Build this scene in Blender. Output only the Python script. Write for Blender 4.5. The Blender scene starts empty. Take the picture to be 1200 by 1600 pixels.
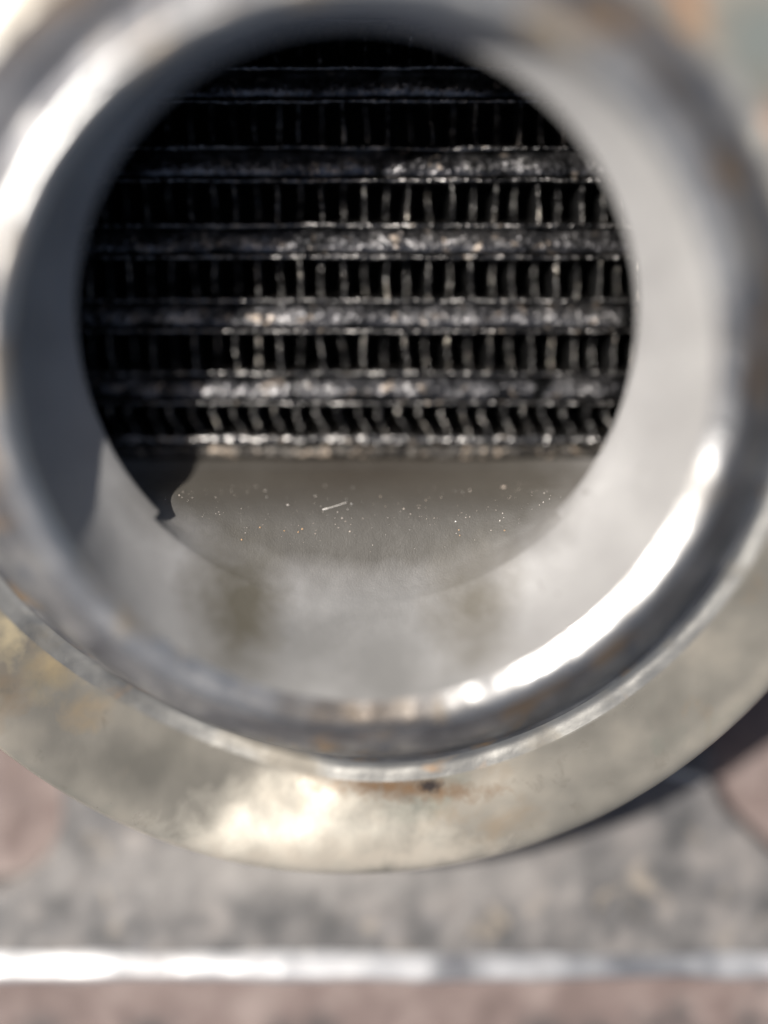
import bpy, math, random
import numpy as np
from mathutils import Vector
random.seed(7); rng = np.random.default_rng(7)
R = math.radians
MM = 0.001
BASE_Z = -62.0
sc = bpy.context.scene
C = sc.collection

# ------------------------------------------------------------------ camera, light, exposure
PITCH = R(15)
cam_d = bpy.data.cameras.new('camera'); cam = bpy.data.objects.new('camera', cam_d); C.objects.link(cam)
cam.location = (0, 0, 0.1216)
cam.rotation_euler = (-PITCH, 0, 0)
cam_d.sensor_fit = 'VERTICAL'; cam_d.sensor_height = 24; cam_d.sensor_width = 18; cam_d.lens = 27
cam_d.clip_start = 0.002; cam_d.clip_end = 50
cam_d.dof.use_dof = True; cam_d.dof.focus_distance = 0.1152; cam_d.dof.aperture_fstop = 27 / 24.0
cam_d.dof.aperture_blades = 0
sc.camera = cam

SUN = Vector((-0.575, 0.38, 0.735)).normalized()
w = bpy.data.worlds.new('World'); sc.world = w; w.use_nodes = True
nt = w.node_tree; bg = nt.nodes['Background']
sky = nt.nodes.new('ShaderNodeTexSky'); sky.sky_type = 'NISHITA'; sky.sun_disc = False
sky.dust_density = 4.0; sky.sun_elevation = math.asin(SUN.z); sky.sun_rotation = math.atan2(SUN.x, SUN.y)
nt.links.new(sky.outputs[0], bg.inputs[0]); bg.inputs[1].default_value = 0.055
sd = bpy.data.lights.new('sun', 'SUN'); sd.energy = 4.7; sd.angle = R(0.5); sd.color = (1, 0.96, 0.91)
so = bpy.data.objects.new('sun', sd); C.objects.link(so)
so.rotation_euler = (-SUN).to_track_quat('-Z', 'Y').to_euler()
sc.view_settings.view_transform = 'Standard'; sc.view_settings.look = 'None'
sc.view_settings.exposure = 0.4; sc.view_settings.gamma = 1.0
sc.cycles.use_denoising = True
sc.cycles.max_bounces = 10

# ------------------------------------------------------------------ materials (coordinates in millimetres)
def mat(name, cols, scale=0.2, detail=6, metallic=0.5, rough=(0.4, 0.6), rscale=0.3, bump=(), patches=(), spots=(), distortion=0.0, spec=0.5, flakes=None):
    """cols: list of (position, rgb) over a noise; bump: (scale per mm, height in mm) pairs;
    patches: (scale, threshold, width, rgb, metallic, roughness) stains of their own shape."""
    m = bpy.data.materials.new(name); m.use_nodes = True
    t = m.node_tree; N = t.nodes; L = t.links
    b = N['Principled BSDF']
    tc = N.new('ShaderNodeTexCoord'); mp = N.new('ShaderNodeMapping'); mp.inputs['Scale'].default_value = (1000,) * 3
    L.new(tc.outputs['Object'], mp.inputs[0])
    def noise(s, d=5, dist=0.0, off=0.0, r=0.55):
        n = N.new('ShaderNodeTexNoise'); n.inputs['Scale'].default_value = s; n.inputs['Detail'].default_value = d
        n.inputs['Distortion'].default_value = dist; n.inputs['Roughness'].default_value = r
        if off:
            a = N.new('ShaderNodeVectorMath'); a.operation = 'ADD'; a.inputs[1].default_value = (off, off * 1.7, off * 0.6)
            L.new(mp.outputs[0], a.inputs[0]); L.new(a.outputs[0], n.inputs['Vector'])
        else:
            L.new(mp.outputs[0], n.inputs['Vector'])
        return n.outputs[0]
    def mrange(src, a, b_, c=0.0, d=1.0):
        n = N.new('ShaderNodeMapRange'); n.inputs[1].default_value = a; n.inputs[2].default_value = b_
        n.inputs[3].default_value = c; n.inputs[4].default_value = d; L.new(src, n.inputs[0]); return n.outputs[0]
    rmp = N.new('ShaderNodeValToRGB'); e = rmp.color_ramp.elements
    while len(e) > 1: e.remove(e[0])
    for i, (p, c) in enumerate(cols):
        el = e[0] if i == 0 else e.new(p)
        el.position = p; el.color = (*c, 1)
    L.new(noise(scale, detail, distortion), rmp.inputs[0])
    col = rmp.outputs[0]
    rg = mrange(noise(rscale, 6, 0, 31.0), 0.3, 0.7, *rough)
    met = None
    for k, (s, th, wd, c, pm, pr) in enumerate(patches):
        f = mrange(noise(s, 5, 0.4, 11.3 * (k + 1)), th, th + wd)
        mx = N.new('ShaderNodeMix'); mx.data_type = 'RGBA'; L.new(f, mx.inputs[0]); L.new(col, mx.inputs[6])
        mx.inputs[7].default_value = (*c, 1); col = mx.outputs[2]
        mr = N.new('ShaderNodeMix'); mr.data_type = 'FLOAT'; L.new(f, mr.inputs[0]); L.new(rg, mr.inputs[2]); mr.inputs[3].default_value = pr; rg = mr.outputs[0]
        mm = N.new('ShaderNodeMix'); mm.data_type = 'FLOAT'; L.new(f, mm.inputs[0])
        if met is None: mm.inputs[2].default_value = metallic
        else: L.new(met, mm.inputs[2])
        mm.inputs[3].default_value = pm; met = mm.outputs[0]
    for k, (ctr, rad, c, soft, *amp) in enumerate(spots):     # single stains and painted glints or shade: an ellipsoid about a point, with a ragged edge
        ctr = (ctr[0], ctr[1], ctr[2] - BASE_Z)
        a = N.new('ShaderNodeVectorMath'); a.operation = 'SUBTRACT'; a.inputs[1].default_value = ctr; L.new(mp.outputs[0], a.inputs[0])
        q = N.new('ShaderNodeVectorMath'); q.operation = 'DIVIDE'; q.inputs[1].default_value = rad; L.new(a.outputs[0], q.inputs[0])
        ln = N.new('ShaderNodeVectorMath'); ln.operation = 'LENGTH'; L.new(q.outputs[0], ln.inputs[0])
        ad = N.new('ShaderNodeMath'); ad.operation = 'ADD'; L.new(ln.outputs['Value'], ad.inputs[0])
        L.new(mrange(noise(1.1 / min(rad), 5, 0.3, 71.0 + 9 * k), 0.25, 0.75, *((-amp[0], amp[0]) if amp else (-0.45, 0.45))), ad.inputs[1])
        f = mrange(ad.outputs[0], 1.0 - soft, 1.0 + soft * 0.3, 1.0, 0.0)
        mx = N.new('ShaderNodeMix'); mx.data_type = 'RGBA'; L.new(f, mx.inputs[0]); L.new(col, mx.inputs[6])
        mx.inputs[7].default_value = (*c, 1); col = mx.outputs[2]
    L.new(col, b.inputs['Base Color']); L.new(rg, b.inputs['Roughness'])
    if met is None: b.inputs['Metallic'].default_value = metallic
    else: L.new(met, b.inputs['Metallic'])
    b.inputs['Specular IOR Level'].default_value = spec
    last = None
    for k, (s, h) in enumerate(bump):
        bn = N.new('ShaderNodeBump'); bn.inputs['Strength'].default_value = 1.0; bn.inputs['Distance'].default_value = h * MM
        L.new(noise(s, 1.5 if s < 0.5 else 4, 0, 57.0 + k * 13), bn.inputs['Height'])
        if last is not None: L.new(last, bn.inputs['Normal'])
        last = bn.outputs[0]
    if flakes:                                          # tiny facets that each catch the light in their own direction
        if last is None:
            ge = N.new('ShaderNodeNewGeometry'); last = ge.outputs['Normal']
        vo = N.new('ShaderNodeTexVoronoi'); vo.inputs['Scale'].default_value = flakes[0]; L.new(mp.outputs[0], vo.inputs['Vector'])
        a = N.new('ShaderNodeVectorMath'); a.operation = 'SUBTRACT'; a.inputs[1].default_value = (0.5, 0.5, 0.5); L.new(vo.outputs['Color'], a.inputs[0])
        q = N.new('ShaderNodeVectorMath'); q.operation = 'SCALE'; q.inputs['Scale'].default_value = flakes[1]; L.new(a.outputs[0], q.inputs[0])
        ad = N.new('ShaderNodeVectorMath'); ad.operation = 'ADD'; L.new(q.outputs[0], ad.inputs[0]); L.new(last, ad.inputs[1])
        nm = N.new('ShaderNodeVectorMath'); nm.operation = 'NORMALIZE'; L.new(ad.outputs[0], nm.inputs[0]); last = nm.outputs[0]
    if last is not None: L.new(last, b.inputs['Normal'])
    return m

M = {}
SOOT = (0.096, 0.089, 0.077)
M['bore'] = mat('cast_aluminium_bore', [(0.3, (0.27, 0.263, 0.256)), (0.7, (0.35, 0.342, 0.333))], 0.12, 6, 0.1, (0.48, 0.62), 0.2,
                bump=((0.35, 0.12), (1.6, 0.02), (6, 0.03), (14, 0.012)), patches=((0.7, 0.66, 0.08, (0.2, 0.19, 0.18), 0.1, 0.6),),
                spots=(((-3, -43.5, 14.5), (18, 8.5, 10), (0.20, 0.196, 0.188), 0.7),
                       ((-2.5, -28.3, 6.5), (28, 10.4, 11.2), SOOT, 0.3, 0.12), ((-2.5, -26.5, 4.5), (28, 6.0, 8.5), (0.045, 0.038, 0.030), 1.0, 0.15),  # second spot here: shade painted dark where the floor meets the core
                       ((-14.2, -38, 15), (5.0, 8, 8), (0.10, 0.09, 0.068), 0.75, 0.3), ((8.8, -37.5, 14.5), (4.6, 7, 6.5), (0.12, 0.108, 0.085), 0.8, 0.3),
                       ((18.6, -33.1, 17.4), (0.6, 0.6, 0.8), (0.12, 0.1, 0.1), 0.6)))
M['bore'].node_tree.nodes['Principled BSDF'].inputs['Diffuse Roughness'].default_value = 1.0
M['lip'] = mat('worn_bright_lip', [(0.3, (0.36, 0.36, 0.36)), (0.7, (0.55, 0.54, 0.52))], 0.12, 4, 0.8, (0.26, 0.36), 0.12,
               bump=((0.14, 0.8), (0.6, 0.08), (2.5, 0.02)), patches=((0.10, 0.54, 0.12, (0.28, 0.22, 0.15), 0.5, 0.5), (0.35, 0.60, 0.1, (0.2, 0.2, 0.2), 0.5, 0.5)),
               spots=(((31, -15, 21), (5, 10, 5), (0.10, 0.105, 0.115), 0.9), ((-3, -46.5, 21), (11, 3, 4), (0.24, 0.2, 0.16), 0.9)))  # first spot painted dark to stop the glint running up the right side
M['chamfer'] = mat('worn_chamfer', [(0.3, (0.24, 0.235, 0.22)), (0.7, (0.42, 0.41, 0.38))], 0.12, 4, 0.8, (0.38, 0.52), 0.12,
               bump=((0.16, 0.7), (1.2, 0.03)), patches=((0.10, 0.52, 0.14, (0.22, 0.2, 0.165), 0.4, 0.55), (0.12, 0.60, 0.1, (0.3, 0.2, 0.12), 0.4, 0.55)))
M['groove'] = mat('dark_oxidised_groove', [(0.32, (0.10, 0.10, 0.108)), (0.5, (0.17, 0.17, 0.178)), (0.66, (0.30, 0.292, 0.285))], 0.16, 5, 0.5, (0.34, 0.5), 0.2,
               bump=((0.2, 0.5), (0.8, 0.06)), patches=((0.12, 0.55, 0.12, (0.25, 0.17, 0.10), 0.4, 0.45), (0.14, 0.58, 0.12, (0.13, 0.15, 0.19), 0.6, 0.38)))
M['ring'] = mat('stained_aluminium_flange', [(0.32, (0.19, 0.178, 0.15)), (0.5, (0.275, 0.255, 0.215)), (0.68, (0.40, 0.36, 0.295))], 0.08, 3, 0.4, (0.26, 0.4), 0.10,
                bump=((0.09, 1.1), (1.0, 0.02), (7, 0.006)),
                patches=((0.07, 0.54, 0.16, (0.31, 0.235, 0.155), 0.5, 0.42), (0.07, 0.55, 0.16, (0.22, 0.23, 0.19), 0.5, 0.42), (0.4, 0.62, 0.16, (0.22, 0.2, 0.165), 0.5, 0.45)),
                spots=(((24.5, 14, 18), (3.2, 4, 9), (0.62, 0.28, 0.12), 0.8), ((32, 13, 19), (5, 6, 9), (0.23, 0.25, 0.23), 0.7), ((32.5, 6, 18), (2.4, 2.4, 9), (0.55, 0.28, 0.16), 0.8),
                       ((-33, -45, 18), (2.6, 2.6, 9), (0.46, 0.36, 0.21), 1.2), ((-30, -49.5, 18), (2.2, 1.7, 9), (0.42, 0.32, 0.2), 1.2), ((-37, -41, 18), (1.6, 3, 9), (0.6, 0.5, 0.32), 0.8),
                       ((-9, -62, 18), (13, 4.5, 9), (0.80, 0.74, 0.62), 1.0), ((-4, -64.5, 18), (24, 2.2, 9), (0.55, 0.49, 0.40), 0.9), ((2, -57.5, 18), (9, 1.3, 9), (0.22, 0.14, 0.08), 0.8), ((4.6, -57.2, 18), (1.4, 0.7, 9), (0.05, 0.04, 0.035), 0.6)))  # first spot here: cream brightened to paint in the sun's hot spot
M['bracket'] = mat('dull_grey_plate', [(0.34, (0.07, 0.069, 0.069)), (0.5, (0.135, 0.129, 0.125)), (0.66, (0.23, 0.212, 0.198))], 0.2, 5, 0.2, (0.5, 0.7), 0.2,
                   bump=((0.25, 0.35), (2.0, 0.04)), patches=((0.22, 0.60, 0.14, (0.33, 0.28, 0.22), 0.1, 0.7), (0.2, 0.64, 0.08, (0.13, 0.13, 0.14), 0.2, 0.6)),
                   spots=(((-22, -63, 6), (13, 3.6, 6), (0.085, 0.086, 0.092), 1.0), ((20, -62, 6), (16, 5, 6), (0.10, 0.10, 0.105), 1.0), ((-8, -71, 9), (30, 3.2, 6), (0.27, 0.255, 0.24), 1.0)))
M['bead'] = mat('bright_seam_edge', [(0.3, (0.6, 0.6, 0.6)), (0.7, (0.75, 0.74, 0.73))], 0.3, 4, 0.7, (0.36, 0.5), 0.12, bump=((0.16, 0.4), (1.2, 0.03)),
                spots=(((8, -80, 13), (3.5, 3, 5), (0.2, 0.2, 0.21), 1.0), ((27, -80, 13), (13, 4, 6), (0.2, 0.205, 0.22), 1.0), ((-25, -80, 13), (4, 1.4, 4), (0.35, 0.34, 0.34), 1.0)))  # dark spots painted on where the glint along the seam fades
M['brown'] = mat('dusty_pinkish_brown_paint', [(0.3, (0.115, 0.083, 0.074)), (0.5, (0.175, 0.131, 0.118)), (0.7, (0.25, 0.20, 0.18))], 0.2, 8, 0.0, (0.6, 0.8), 0.3,
                 bump=((0.6, 0.3), (4, 0.06)), patches=((0.14, 0.64, 0.08, (0.11, 0.09, 0.085), 0.0, 0.7),), distortion=1.0,
                 spots=tuple(((x * 0.88, -88.3 + d, 13.5), (r * 0.88, 2.0, 3), (0.07, 0.06, 0.058), 0.8) for x, d, r in ((-43, 0, 3), (-29, 0, 4), (-13, -0.4, 2.5), (-8, 0, 3), (20, 0, 4), (27, -0.4, 3), (34, 0.6, 3), (37, 1.6, 2), (46, 0.5, 3))))
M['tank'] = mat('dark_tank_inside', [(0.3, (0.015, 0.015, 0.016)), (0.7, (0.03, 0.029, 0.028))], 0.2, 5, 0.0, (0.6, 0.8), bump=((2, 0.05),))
M['bar'] = mat('oily_speckled_bar', [(0.36, (0.035, 0.035, 0.037)), (0.5, (0.125, 0.122, 0.125)), (0.64, (0.24, 0.233, 0.230))], 0.3, 7, 1.0, (0.34, 0.44), 0.8,
               bump=((1.6, 0.05), (6, 0.03)), patches=((0.6, 0.60, 0.06, (0.30, 0.25, 0.205), 0.8, 0.45), (0.25, 0.58, 0.1, (0.012, 0.012, 0.012), 0.9, 0.4)), flakes=(2.6, 0.38))
M['edge'] = mat('dirty_bottom_edge', [(0.4, (0.02, 0.018, 0.016)), (0.62, (0.09, 0.08, 0.068))], 0.8, 7, 0.4, (0.4, 0.55), 0.8,
                bump=((2, 0.1),), patches=((0.7, 0.58, 0.06, (0.32, 0.26, 0.2), 0.3, 0.5),), flakes=(2.2, 0.5))
M['sheet'] = mat('separator_sheet_edge', [(0.36, (0.05, 0.05, 0.05)), (0.58, (0.24, 0.23, 0.22))], 0.7, 8, 1.0, (0.28, 0.38), 1.0,
                 bump=((2.5, 0.04), (8, 0.02)), patches=((0.9, 0.62, 0.05, (0.2, 0.17, 0.14), 0.8, 0.5),), flakes=(3.5, 0.6))
M['fin'] = mat('shaded_fin_sheet', [(0.36, (0.006, 0.006, 0.0065)), (0.7, (0.02, 0.0195, 0.019))], 0.7, 6, 0.2, (0.35, 0.5), 1.0, bump=((2.0, 0.2),))  # fin sides painted near black for the shade in the gaps
M['fin_edge'] = mat('sunlit_fin_edge', [(0.38, (0.015, 0.015, 0.016)), (0.55, (0.12, 0.115, 0.11)), (0.70, (0.36, 0.32, 0.27))], 0.7, 5, 0.95, (0.24, 0.36), 1.0,  # same fins, front edges painted paler as if catching the sun
               bump=((2.0, 0.1), (7, 0.03)), flakes=(2.6, 0.7))
M['speck'] = mat('pale_grit', [(0.3, (0.75, 0.62, 0.5)), (0.7, (0.85, 0.82, 0.78))], 0.3, 2, 0.3, (0.2, 0.3), 0.3)
M['grit'] = mat('orange_grit', [(0.3, (0.75, 0.42, 0.18)), (0.7, (0.8, 0.52, 0.3))], 0.5, 2, 0.2, (0.25, 0.4), 0.3)
M['fibre'] = mat('pale_fibre', [(0.3, (0.7, 0.66, 0.6)), (0.7, (0.8, 0.76, 0.7))], 0.5, 2, 0.0, (0.4, 0.5), 0.3)
M['shaving'] = mat('metal_shaving', [(0.3, (0.5, 0.5, 0.47)), (0.7, (0.62, 0.6, 0.56))], 0.5, 3, 0.4, (0.45, 0.6), 0.3)
M['ground'] = mat('dusty_ground', [(0.3, (0.26, 0.22, 0.19)), (0.7, (0.38, 0.33, 0.29))], 0.05, 8, 0.0, (0.8, 0.9), 0.1, bump=((0.2, 1.0), (2, 0.2)))

# ------------------------------------------------------------------ helpers
def obj(name, verts, faces, material, parent=None, smooth=True, origin=None):
    """verts in millimetres, world axes"""
    v = np.asarray(verts, float)
    me = bpy.data.meshes.new(name)
    off = np.array((0.0, 0.0, BASE_Z)) if parent is not None else (np.zeros(3) if origin is None else np.asarray(origin, float))
    me.from_pydata(((v - off) * MM).tolist(), [], faces)
    if smooth:
        me.polygons.foreach_set('use_smooth', [True] * len(me.polygons))
    me.update(); me.materials.append(material)
    o = bpy.data.objects.new(name, me); C.objects.link(o)
    if parent is not None:
        o.parent = parent
    elif origin is not None:
        o.location = Vector(off) * MM
    return o
def sub(o, parent):
    """make o a sub-part of a part that already sits in the thing's own frame"""
    o.parent = parent
    return o
def grid_faces(nu, nv, wrap_u=False):
    f = []
    for i in range(nu if wrap_u else nu - 1):
        a = i * nv; b = ((i + 1) % nu) * nv
        for j in range(nv - 1):
            f.append((a + j, b + j, b + j + 1, a + j + 1))
    return f
def spline(pts, n):
    P = np.asarray(pts, float)
    P2 = np.vstack([2 * P[0] - P[1], P, 2 * P[-1] - P[-2]]); out = []
    for i in range(1, len(P2) - 2):
        a, b, c, d = P2[i - 1], P2[i], P2[i + 1], P2[i + 2]
        for t in np.linspace(0, 1, n, endpoint=False):
            out.append(0.5 * (2 * b + (c - a) * t + (2 * a - 5 * b + 4 * c - d) * t * t + (3 * b - a - 3 * c + d) * t ** 3))
    out.append(P[-1]); return np.array(out)
def lathe(profile, nseg=160, warp=None):
    """profile rows: r, z, cx, cy (the axis may drift a little along the casting)"""
    V = []
    for i in range(nseg):
        th = 2 * math.pi * i / nseg
        for (r, z, cx, cy) in profile:
            dz = warp(th, r, z) if warp else 0.0
            V.append((cx + r * math.cos(th), cy + r * math.sin(th), z + dz))
    out = []
    for (x, y, z) in V:                                # the part above the tank wall is a little squat
        z2 = 13 + (z - 13) * 0.79 if z > 13 else z
        k = (121.6 - z2) / (121.6 - z); out.append((x * k, y * k, z2))
    return out, grid_faces(nseg, len(profile), True)
def smooth_noise(seed, n=7):
    g = np.random.default_rng(seed); a = g.normal(size=n) / np.arange(1, n + 1) ** 0.7; p = g.uniform(0, 6.28, n)
    return lambda t: sum(a[k] * math.sin((k + 1) * t + p[k]) for k in range(n))

# ------------------------------------------------------------------ ground (below the unit)
g = obj('ground', [(-2500, -2500, BASE_Z), (2500, -2500, BASE_Z), (2500, 2500, BASE_Z), (-2500, 2500, BASE_Z)], [(0, 1, 2, 3)], M['ground'])
g['kind'] = 'structure'

# ------------------------------------------------------------------ the heat exchanger
hx = bpy.data.objects.new('heat_exchanger', None); C.objects.link(hx); hx.location = (0, 0, BASE_Z * MM)
hx['label'] = 'metal heat exchanger with a stained round port flange and dark finned core inside'
hx['category'] = 'heat exchanger'

RC = (-2.95, -15.15)      # flange centre
# housing: a dusty painted body, its face bent forward below the flange, with a round hole under the flange
KB = 0.35
def plate_z(y, z0): return z0 + KB * (-45 - y)
def housing():
    n = 96; V = []; F = []; ts = (0.0, 0.04, 0.09, 0.16, 0.26, 0.4, 0.6, 0.8, 1.0); m = len(ts) + 2
    x0, x1, y0, y1 = -130, 130, -112, 110
    for i in range(n):
        th = 2 * math.pi * i / n; cx, sy = math.cos(th), math.sin(th)
        tx = ((x1 if cx > 0 else x0) - RC[0]) / cx if abs(cx) > 1e-6 else 1e9
        ty = ((y1 if sy > 0 else y0) - RC[1]) / sy if abs(sy) > 1e-6 else 1e9
        k = min(tx, ty)
        V.append((RC[0] + 41 * cx, RC[1] + 41 * sy, -20))
        for t in ts:
            q = 41 + (k - 41) * t; x, y = RC[0] + q * cx, RC[1] + q * sy
            V.append((x, y, max(-3.0, plate_z(y, -1.5))))
        V.append((RC[0] + k * cx, RC[1] + k * sy, -60))
    for i in range(n):
        a = m * i; b = m * ((i + 1) % n)
        for q in range(m - 1): F.append((a + q, a + q + 1, b + q + 1, b + q))
    F.append([m * i + m - 1 for i in range(n)][::-1])
    return obj('housing', V, F, M['brown'], hx, smooth=False)
housing()
# bracket: grey plate, narrow behind the flange and full width below it, bent towards the viewer
def bracket():
    out = []
    for a in np.linspace(-35, -145, 40): out.append((RC[0] + 44.3 * math.cos(R(a)), RC[1] + 44.3 * math.sin(R(a))))
    xl, xr = -35.5, 35.7
    def fil(cx, cy, r, a0, a1, k=10): return [(cx + r * math.cos(R(a)), cy + r * math.sin(R(a))) for a in np.linspace(a0, a1, k)]
    out += [(xl, -40)] + fil(xl - 8, -64.5, 8, 0, -75) + [(-52, -73.0), (-120, -75), (-120, -79.6), (120, -79.6), (120, -73), (50, -71.2), (43.5, -69.6), (40, -66.6), (37.4, -64.2), (36.2, -61.5)] + [(xr, -40)]
    n = len(out)
    nrm = []
    for i in range(n):
        d = np.array(out[(i + 1) % n]) - np.array(out[i - 1]); d = d / np.linalg.norm(d); nrm.append((d[1], -d[0]))
    area = sum(out[i][0] * out[(i + 1) % n][1] - out[(i + 1) % n][0] * out[i][1] for i in range(n))
    s = 1 if area < 0 else -1
    V = [(x, y, plate_z(y, -1.5)) for (x, y) in out] + [(x, y, plate_z(y, 0.5)) for (x, y) in out]
    for (x, y), (nx, ny) in zip(out, nrm): V.append((x + s * 0.5 * nx, y + s * 0.5 * ny, plate_z(y + s * 0.5 * ny, 1.0)))
    F = []
    for k in (0, 1):
        for i in range(n):
            j = (i + 1) % n; F.append((k * n + i, k * n + j, (k + 1) * n + j, (k + 1) * n + i))
    F.append([2 * n + i for i in range(n)])
    return obj('bracket', V, F, M['bracket'], hx, smooth=False)
bracket()
# rolled seam along the lower edge of the bracket
def bead():
    V = []; nx = 260; na = 10; w1, w2, w3 = smooth_noise(3, 12), smooth_noise(5, 12), smooth_noise(8, 20)
    for i in range(nx):
        x = -140 + 280 * i / (nx - 1); t = x / 24.0
        r = 1.0 + 0.04 * w1(t * 1.3) + 0.03 * w3(t * 3); yc = -79.9 + 0.08 * w2(t)
        for (dy, dz) in ((2.0, -0.5), (1.6, 0.0), (1.0, 0.30), (0.2, 0.62), (-0.6, 0.86), (-1.3, 0.9), (-1.9, 0.65), (-2.3, 0.1), (-2.4, -0.8), (-2.4, -3.0)):
            V.append((x, yc + dy * 0.66 * r, plate_z(yc + dy * 0.66, 0.95) + dz * r + 0.04 * w3(t * 2 + dy)))
    obj('seam_bead', V, grid_faces(nx, na), M['bead'], hx)
bead()

# port: collar, flange ring with lip and bore
V, F = lathe([(44, -8, *RC), (44, 9.8, *RC)], 160)
obj('collar', V, F, M['tank'], hx)
w_ring = smooth_noise(21, 9); w_ring2 = smooth_noise(4, 5)
def lip_drop(th):
    """the mouth is shaped lower at the top so its shadow on the core recedes"""
    d = math.atan2(math.sin(th - R(112)), math.cos(th - R(112)))
    return -3.2 * math.exp(-(d / 0.85) ** 2)
def land(th, r, z):
    """the casting stands higher beside the lip on its upper left side"""
    d = math.atan2(math.sin(th - R(142)), math.cos(th - R(142)))
    k = math.exp(-(d / 0.6) ** 4) * max(0.0, min(1.0, (r - 34.0) / 1.5)) * max(0.0, min(1.0, (49.5 - r) / 4))
    return k * max(0.0, (23.0 - 0.26 * (r - 34.0)) - z)
def sink(th, r):
    """the recess outside the lip is deeper at the lower left, so the flange slopes up to its edge there"""
    d = math.atan2(math.sin(th - R(243)), math.cos(th - R(243)))
    A = 4.6 * math.exp(-(d / (0.42 if d > 0 else 0.6)) ** 2) + 0.8 * math.exp(-((math.atan2(math.sin(th - R(300)), math.cos(th - R(300)))) / 0.6) ** 2)
    if r < 41.2: k = max(0.0, min(1.0, (r - 36.0) / 4.0))
    else: k = max(0.0, min(1.0, (49.2 - r) / 8.0))
    return -A * k * k * (3 - 2 * k)
def ring_warp(th, r, z=None):
    k = max(0.0, min(1.0, (r - 42) / 6))
    d = math.atan2(math.sin(th - R(265)), math.cos(th - R(265)))
    dish = math.exp(-(d / 0.9) ** 2)                    # the flange is dished along its lower side
    e = math.atan2(math.sin(th - R(258)), math.cos(th - R(258)))
    dent = math.exp(-(e / 0.25) ** 2) * 0.9
    return 0.10 * w_ring(th) * k + (1 - dish) * 1.0 * (1 - k) + dent * k * 0.3 + land(th, r, z) + (sink(th, r) if z is None or z > 17.2 or r < 45 else 0)
prof = spline([(41.6, 17.2, -2.85, -15.1), (43.5, 17.5, *RC), (46.0, 17.9, *RC), (48.2, 18.2, *RC), (49.8, 18.4, *RC), (50.7, 17.9, *RC), (51.0, 17.0, *RC), (50.7, 15.6, *RC), (49.6, 13.6, *RC), (46.5, 10.2, *RC), (43.8, 9.4, *RC)], 5)
V, F = lathe(prof, 220, ring_warp)
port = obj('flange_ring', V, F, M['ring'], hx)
w_lip = smooth_noise(33, 12)
prof = spline([(30.45, 23.0, -1.8, -14.1), (30.8, 23.5, -1.68, -14.3), (31.3, 23.95, -1.62, -14.3), (31.8, 24.2, -1.65, -14.33), (32.3, 24.2, -1.68, -14.36), (32.7, 24.0, -1.72, -14.38)], 6)
V, F = lathe(prof, 220, lambda th, r, z: 0.05 * w_lip(th) + lip_drop(th))
sub(obj('lip', V, F, M['lip'], hx), port)
prof = spline([(32.6, 24.05, -1.72, -14.38), (33.6, 23.2, -1.85, -14.45), (35.8, 21.0, -2.1, -14.65), (38.0, 18.7, -2.4, -14.85), (39.0, 17.5, -2.6, -14.95), (39.8, 16.75, -2.7, -15.0)], 5)
V, F = lathe(prof, 220, lambda th, r, z: 0.05 * w_lip(th) + lip_drop(th) * max(0.0, min(1.0, (38 - r) / 5)) + sink(th, r) + land(th, r, z) + 0.9 * max(0, min(1.0, (r - 38.0) / 1.7)) * (1 - math.exp(-(math.atan2(math.sin(th - R(265)), math.cos(th - R(265))) / 0.9) ** 2)))
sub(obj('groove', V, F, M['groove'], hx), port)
prof = spline([(39.7, 16.8, -2.7, -15.0), (40.3, 16.75, -2.75, -15.05), (41.0, 17.0, -2.8, -15.08), (41.7, 17.22, -2.85, -15.1)], 5)
V, F = lathe(prof, 220, ring_warp)
sub(obj('chamfer', V, F, M['chamfer'], hx), port)
prof = spline([(39.9, 11.6, -2.7, -14.5), (34, 11.8, -2.6, -12.5), (27.6, 12.0, -2.56, -11.3), (26.6, 12.35, -2.56, -11.28), (26.3, 12.85, -2.56, -11.28), (26.9, 13.7, -2.54, -11.4), (27.8, 14.8, -2.5, -11.7), (29.0, 16.9, -2.3, -12.4), (29.9, 19.8, -2.0, -13.3), (30.5, 23.05, -1.8, -14.1)], 6)
w_b = smooth_noise(40, 6)
V, F = lathe(prof, 220, lambda th, r, z: (0.04 * w_b(th) if r < 29.5 else 0) + lip_drop(th) * max(0.0, min(1.0, (z - 13.5) / 9)))
# the round bore runs out into the tank floor along its lower side: both share one row of points and one run of normals
m_b = len(prof); j0 = 30; sector = [i_ for i_ in range(220) if abs(360 * i_ / 220 - 270) <= 49]
def jrow(c): return j0
cut_at = {sector[c]: min(jrow(c), jrow(c + 1)) for c in range(len(sector) - 1)}
bore_F = [f for q, f in enumerate(F) if (q % (m_b - 1)) >= cut_at.get(q // (m_b - 1), 0)]
pf = spline([(-38.3, 13.55), (-37.75, 13.1), (-37.0, 12.55), (-36.0, 11.95), (-34.6, 11.4), (-32.8, 10.7), (-30.9, 9.9), (-29.4, 8.8), (-28.3, 7.3), (-27.5, 5.7), (-26.9, 4.4), (-26.3, 3.7), (-25.7, 2.5)], 6)
n_f = len(pf)
def floor_col(x, y0, z0, drop=0.0):
    out = []
    for q, (y, z) in enumerate(pf):
        k = max(0.0, min(1.0, (y + 27.6) / -10.7)); w_ = max(0.0, 1 - q / 14)
        out.append((x, y + (y0 + 38.3) * k, z + (z0 - 13.55) * w_ - drop * k))
    return out
fl = [floor_col(*V[i_ * m_b + jrow(c)]) for c, i_ in enumerate(sector)]
comb_V = V + [p for c in fl for p in c[1:]]
def ci(c, q): return sector[c] * m_b + jrow(c) if q == 0 else len(V) + c * (n_f - 1) + q - 1
comb_F = bore_F + [(ci(c, q), ci(c, q + 1), ci(c + 1, q + 1), ci(c + 1, q)) for c in range(len(sector) - 1) for q in range(n_f - 1)]
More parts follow.
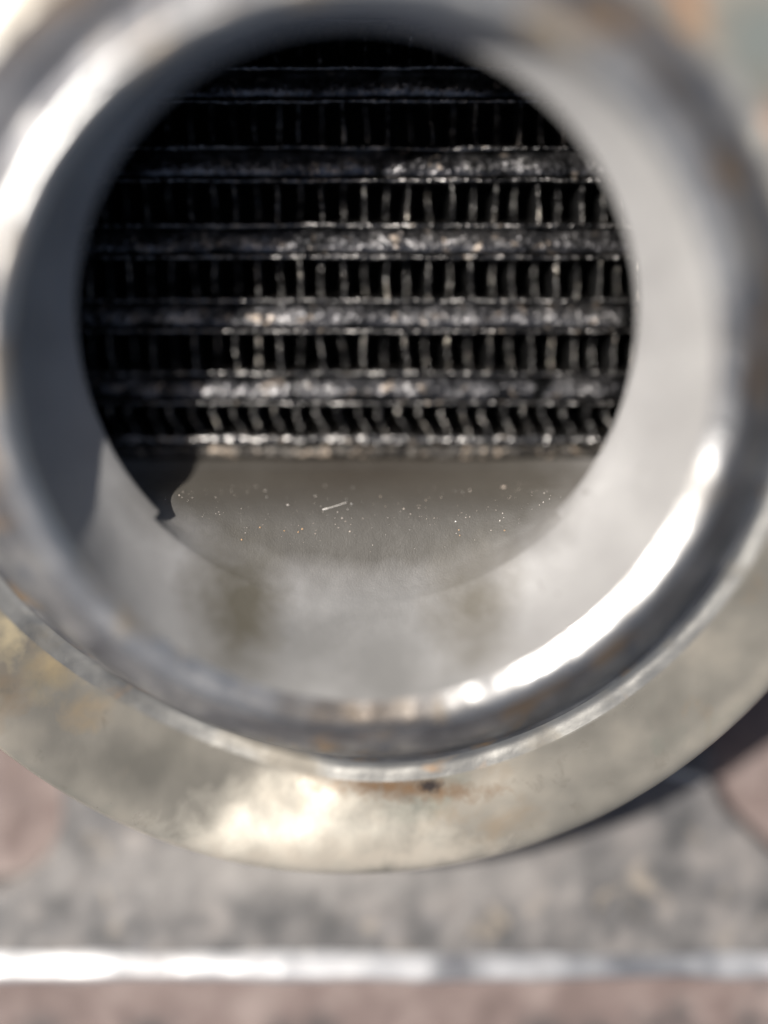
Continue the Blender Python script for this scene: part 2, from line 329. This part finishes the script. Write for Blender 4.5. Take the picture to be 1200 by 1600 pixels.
tmp = bpy.data.meshes.new('bore'); tmp.from_pydata([tuple(np.array(p) * MM) for p in comb_V], [], comb_F); tmp.update()
nv = [tuple(-v.normal) for v in tmp.vertices]; bpy.data.meshes.remove(tmp)
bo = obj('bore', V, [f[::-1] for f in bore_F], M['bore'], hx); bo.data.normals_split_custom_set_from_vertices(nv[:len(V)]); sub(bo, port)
xl_, xr_ = fl[0][0], fl[-1][0]
left = [floor_col(xl_[0] - d_, xl_[1], xl_[2], 0.1 + 0.2 * d_) for d_ in (10, 6, 3, 1)]; right = [floor_col(xr_[0] + d_, xr_[1], xr_[2], 0.1 + 0.2 * d_) for d_ in (1, 3, 6, 10)]
cols = left + fl + right
fn = []
for c in range(len(cols)):
    g_ = min(max(c - 4, 0), len(fl) - 1); fn += [nv[ci(g_, q)] for q in range(n_f)]
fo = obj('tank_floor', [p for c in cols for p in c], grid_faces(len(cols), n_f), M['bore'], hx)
fo.data.flip_normals() if fo.data.polygons[len(fo.data.polygons) // 2].normal.z < 0 else None
fo.data.normals_split_custom_set_from_vertices(fn)
FX = np.array([c[0][0] for c in fl]); FY = np.array([c[0][1] for c in fl]); FZ = np.array([c[0][2] for c in fl])
def floor_pt(x, yp):
    y0 = float(np.interp(x, FX, FY)); z0 = float(np.interp(x, FX, FZ)); q = int(np.argmin(abs(pf[:, 0] - yp)))
    return floor_col(x, y0, z0)[q]
for o in list(port.children):                         # parts share the thing's frame
    o.location = (0, 0, 0)

# tank cavity between port and core
V, F = lathe([(39.6, 12.2, -2.7, -14.5), (39.6, -6, -2.7, -14.5)], 120)
obj('tank_wall', V, F, M['tank'], hx)
# ------------------------------------------------------------------ the core: bars, separator sheets, fins
def tilt(V):
    """the core face leans back a little towards its upper side"""
    out = []
    for (x, y, z) in V:
        z0 = 3.5 - 0.17 * (y + 26.3); k = 1 - z0 / 121.6
        out.append((x * k, y * k, z + z0))
    return out
X0, X1 = -41.0, 36.0
PER = 7.58; Y0 = -18.93; BH = 3.55
def noise1(seed): return smooth_noise(seed, 24)
def bar(yc, seed):
    n = 200; a, b_, c_ = noise1(seed), noise1(seed + 1), noise1(seed + 2); h = BH / 2 - 0.42
    sec = [(-h, -8), (-h, -0.35), (-h * 0.92, 0.1), (-h * 0.7, 0.42), (-h * 0.25, 0.42), (h * 0.3, 0.15), (h * 0.86, -0.3), (h, -0.6), (h, -8)]
    V = []
    for i in range(n):
        x = X0 + (X1 - X0) * i / (n - 1); t = x / 9
        for j, (dy, z) in enumerate(sec):
            k = 1 if 0 < j < len(sec) - 1 else 0
            V.append((x, yc + dy + 0.03 * k * b_(t * 2), z + k * (0.03 * a(t + j * 0.3) + 0.02 * c_(t * 3 + j))))
    obj('bar', tilt(V), grid_faces(n, len(sec)), M['bar'], hx)
def sheet(yc, seed, th=0.42, front=0.45):
    n = 220; a, b_ = noise1(seed), noise1(seed + 5); h = th / 2
    sec = [(-h, -9), (-h, front - 0.15), (-h * 0.6, front), (h * 0.6, front), (h, front - 0.15), (h, -9)]
    V = []
    for i in range(n):
        x = X0 + (X1 - X0) * i / (n - 1); t = x / 7
        for j, (dy, z) in enumerate(sec):
            k = 1 if 0 < j < 5 else 0
            V.append((x, yc + dy * (1 + 0.15 * k * a(t * 3)) + 0.025 * a(t), z + k * (0.03 * b_(t * 2) + 0.03 * a(t * 5 + j))))
    obj('separator_sheet', tilt(V), grid_faces(n, len(sec)), M['sheet'], hx)
for k in range(6):
    yc = Y0 + PER * k
    bar(yc, 100 + 10 * k); sheet(yc - BH / 2 + 0.2, 300 + 10 * k, 0.40, 0.55); sheet(yc + BH / 2 - 0.2, 400 + 10 * k, 0.40, 0.35)
sheet(-24.45, 777, 1.0, 0.75)
# bottom edge bar, low and dirty, tucked against the floor
def edge_bar():
    n = 160; a, c_ = noise1(901), noise1(905); V = []
    sec = [(-24.9, -4), (-25.0, -0.2), (-25.6, 0.1), (-26.2, 0.05), (-26.7, -0.3), (-27.0, -4)]
    for i in range(n):
        x = X0 + (X1 - X0) * i / (n - 1)
        for j, (y, z) in enumerate(sec):
            k = 1 if 0 < j < 5 else 0
            V.append((x, y + 0.05 * k * a(x / 5 + j), z + k * 0.09 * c_(x / 3 + j * 0.7)))
    obj('edge_bar', tilt(V), grid_faces(n, len(sec)), M['edge'], hx)
edge_bar()
def fin(x, ylo, yhi, zf, depth, bend, seed, thick=0.34, edge=True):
    g_ = np.random.default_rng(seed); ny = 9; V = []
    amp = g_.normal(0, 0.06, ny); lean = g_.normal(0, 0.12); ph = g_.uniform(0, 6)
    for j in range(ny):
        t = j / (ny - 1); y = ylo + (yhi - ylo) * t
        s = bend * (0.32 * math.cos(math.pi * t) - 0.38 * math.sin(math.pi * t) + 0.10 * math.sin(2 * math.pi * t)) + lean * (t - 0.5) + 0.07 * math.sin(5 * t + ph)
        zz = zf + amp[j] + 0.15 * math.sin(3.1 * t + ph)
        th = thick * (1 + g_.normal(0, 0.12)) / 2
        for dx, z in ((-th, zz - depth), (-th, zz - 0.12), (-th * 0.45, zz), (th * 0.45, zz), (th, zz - 0.12), (th, zz - depth)):
            V.append((x + s + dx, y, z))
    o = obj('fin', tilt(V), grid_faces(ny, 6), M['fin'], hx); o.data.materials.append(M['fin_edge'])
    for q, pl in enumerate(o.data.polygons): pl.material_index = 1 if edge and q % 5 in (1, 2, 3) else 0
rows = [(-24.1, -20.75, 1.05)] + [(Y0 + PER * k + BH / 2 - 0.05, Y0 + PER * (k + 1) - BH / 2 + 0.05, 0.12) for k in range(5)]
PITCH_F = 2.225
for ri, (lo, hi, bend) in enumerate(rows):
    nf = int((31.5 + 35.5) / PITCH_F)
    for i in range(nf):
        x = -35.6 + PITCH_F * i + 0.1 * ri + random.gauss(0, 0.08)
        front = -0.3 if (i + ri) % 2 == 0 else -1.35
        if ri == 0: front = -0.2 if i % 2 == 0 else -0.4
        fin(x, lo, hi, front + random.gauss(0, 0.12), 2.2 if ri == 0 else 9.0, bend * (1 + random.gauss(0, 0.15)), 5000 + ri * 100 + i, 0.46 if ri == 0 else 0.38 if front > -1 else 0.30)
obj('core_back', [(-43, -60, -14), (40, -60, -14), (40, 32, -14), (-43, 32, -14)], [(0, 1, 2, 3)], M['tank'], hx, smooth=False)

# ------------------------------------------------------------------ small things lying on and in the unit
def blob(center, r, g_):
    v = [(1, 0, 0), (-1, 0, 0), (0, 1, 0), (0, -1, 0), (0, 0, 1), (0, 0, -1)]
    f = [(0, 2, 4), (2, 1, 4), (1, 3, 4), (3, 0, 4), (2, 0, 5), (1, 2, 5), (3, 1, 5), (0, 3, 5)]
    return [tuple(np.array(center) + np.array(p) * r * g_.uniform(0.6, 1.4)) for p in v], f
def specks(name, pts, rad, m, kind_stuff=True):
    V = []; F = []; g_ = np.random.default_rng(len(pts))
    for p in pts:
        v, f = blob(p, rad(g_), g_); n = len(V); V += v; F += [tuple(i + n for i in q) for q in f]
    return obj(name, V, F, m, smooth=False)
pts = [floor_pt(rng.uniform(-22, 18), -27.9 - 6.5 * rng.beta(1.2, 2.2)) for _ in range(260)]
d = specks('dust', pts, lambda g_: 0.034 * math.exp(g_.normal(0, 0.6)), M['speck']); d['kind'] = 'stuff'; d['label'] = 'pale dust specks scattered over the grey floor inside the port'; d['category'] = 'dust'
pts = [floor_pt(x, y) for x, y in ((-12.4, -32.0), (-10.0, -32.1), (-8.6, -32.2), (-8.2, -31.8), (7.6, -33.2), (7.5, -32.4), (-14.2, -34), (12.0, -34))]
d = specks('grit', pts, lambda g_: 0.10, M['grit']); d['kind'] = 'stuff'; d['label'] = 'orange grit grains on the grey floor inside the port'; d['category'] = 'grit'
# fibre
P = spline([floor_pt(-6.2, -29.8), floor_pt(-5.3, -29.6), floor_pt(-4.5, -29.4), floor_pt(-3.8, -29.15)], 6) + np.array((0, -0.05, 0.08))
V = []
for i, p in enumerate(P):
    r = 0.04 if i > 3 else 0.09
    for a in range(5): V.append((p[0], p[1] + r * math.cos(a * 1.2566), p[2] + r * math.sin(a * 1.2566)))
F = []
for i in range(len(P) - 1):
    for a in range(5): F.append((5 * i + a, 5 * i + (a + 1) % 5, 5 * i + 5 + (a + 1) % 5, 5 * i + 5 + a))
o = obj('fibre', V, F, M['fibre'], origin=P[0]); o['label'] = 'short pale curved fibre lying on the grey floor inside the port'; o['category'] = 'fibre'
# shaving on the bracket
P = spline([(29.8, -59.8, 6.6), (32.0, -60.4, 6.75), (34.2, -61.0, 6.85), (35.4, -61.4, 6.9)], 5); V = []
for i, p in enumerate(P):
    r = 0.62 - 0.02 * i
    for a in range(8): V.append((p[0], p[1] + r * math.cos(a * 0.7854), p[2] + 0.6 * r * math.sin(a * 0.7854)))
F = [tuple(range(8))[::-1], tuple(8 * (len(P) - 1) + a for a in range(8))]
for i in range(len(P) - 1):
    for a in range(8): F.append((8 * i + a, 8 * i + (a + 1) % 8, 8 * i + 8 + (a + 1) % 8, 8 * i + 8 + a))
o = obj('metal_shaving', V, F, M['shaving'], origin=(29.8, -59.8, 6.2)); o['label'] = 'pale metal shaving lying on the grey bracket beside the flange shadow'; o['category'] = 'metal shaving'
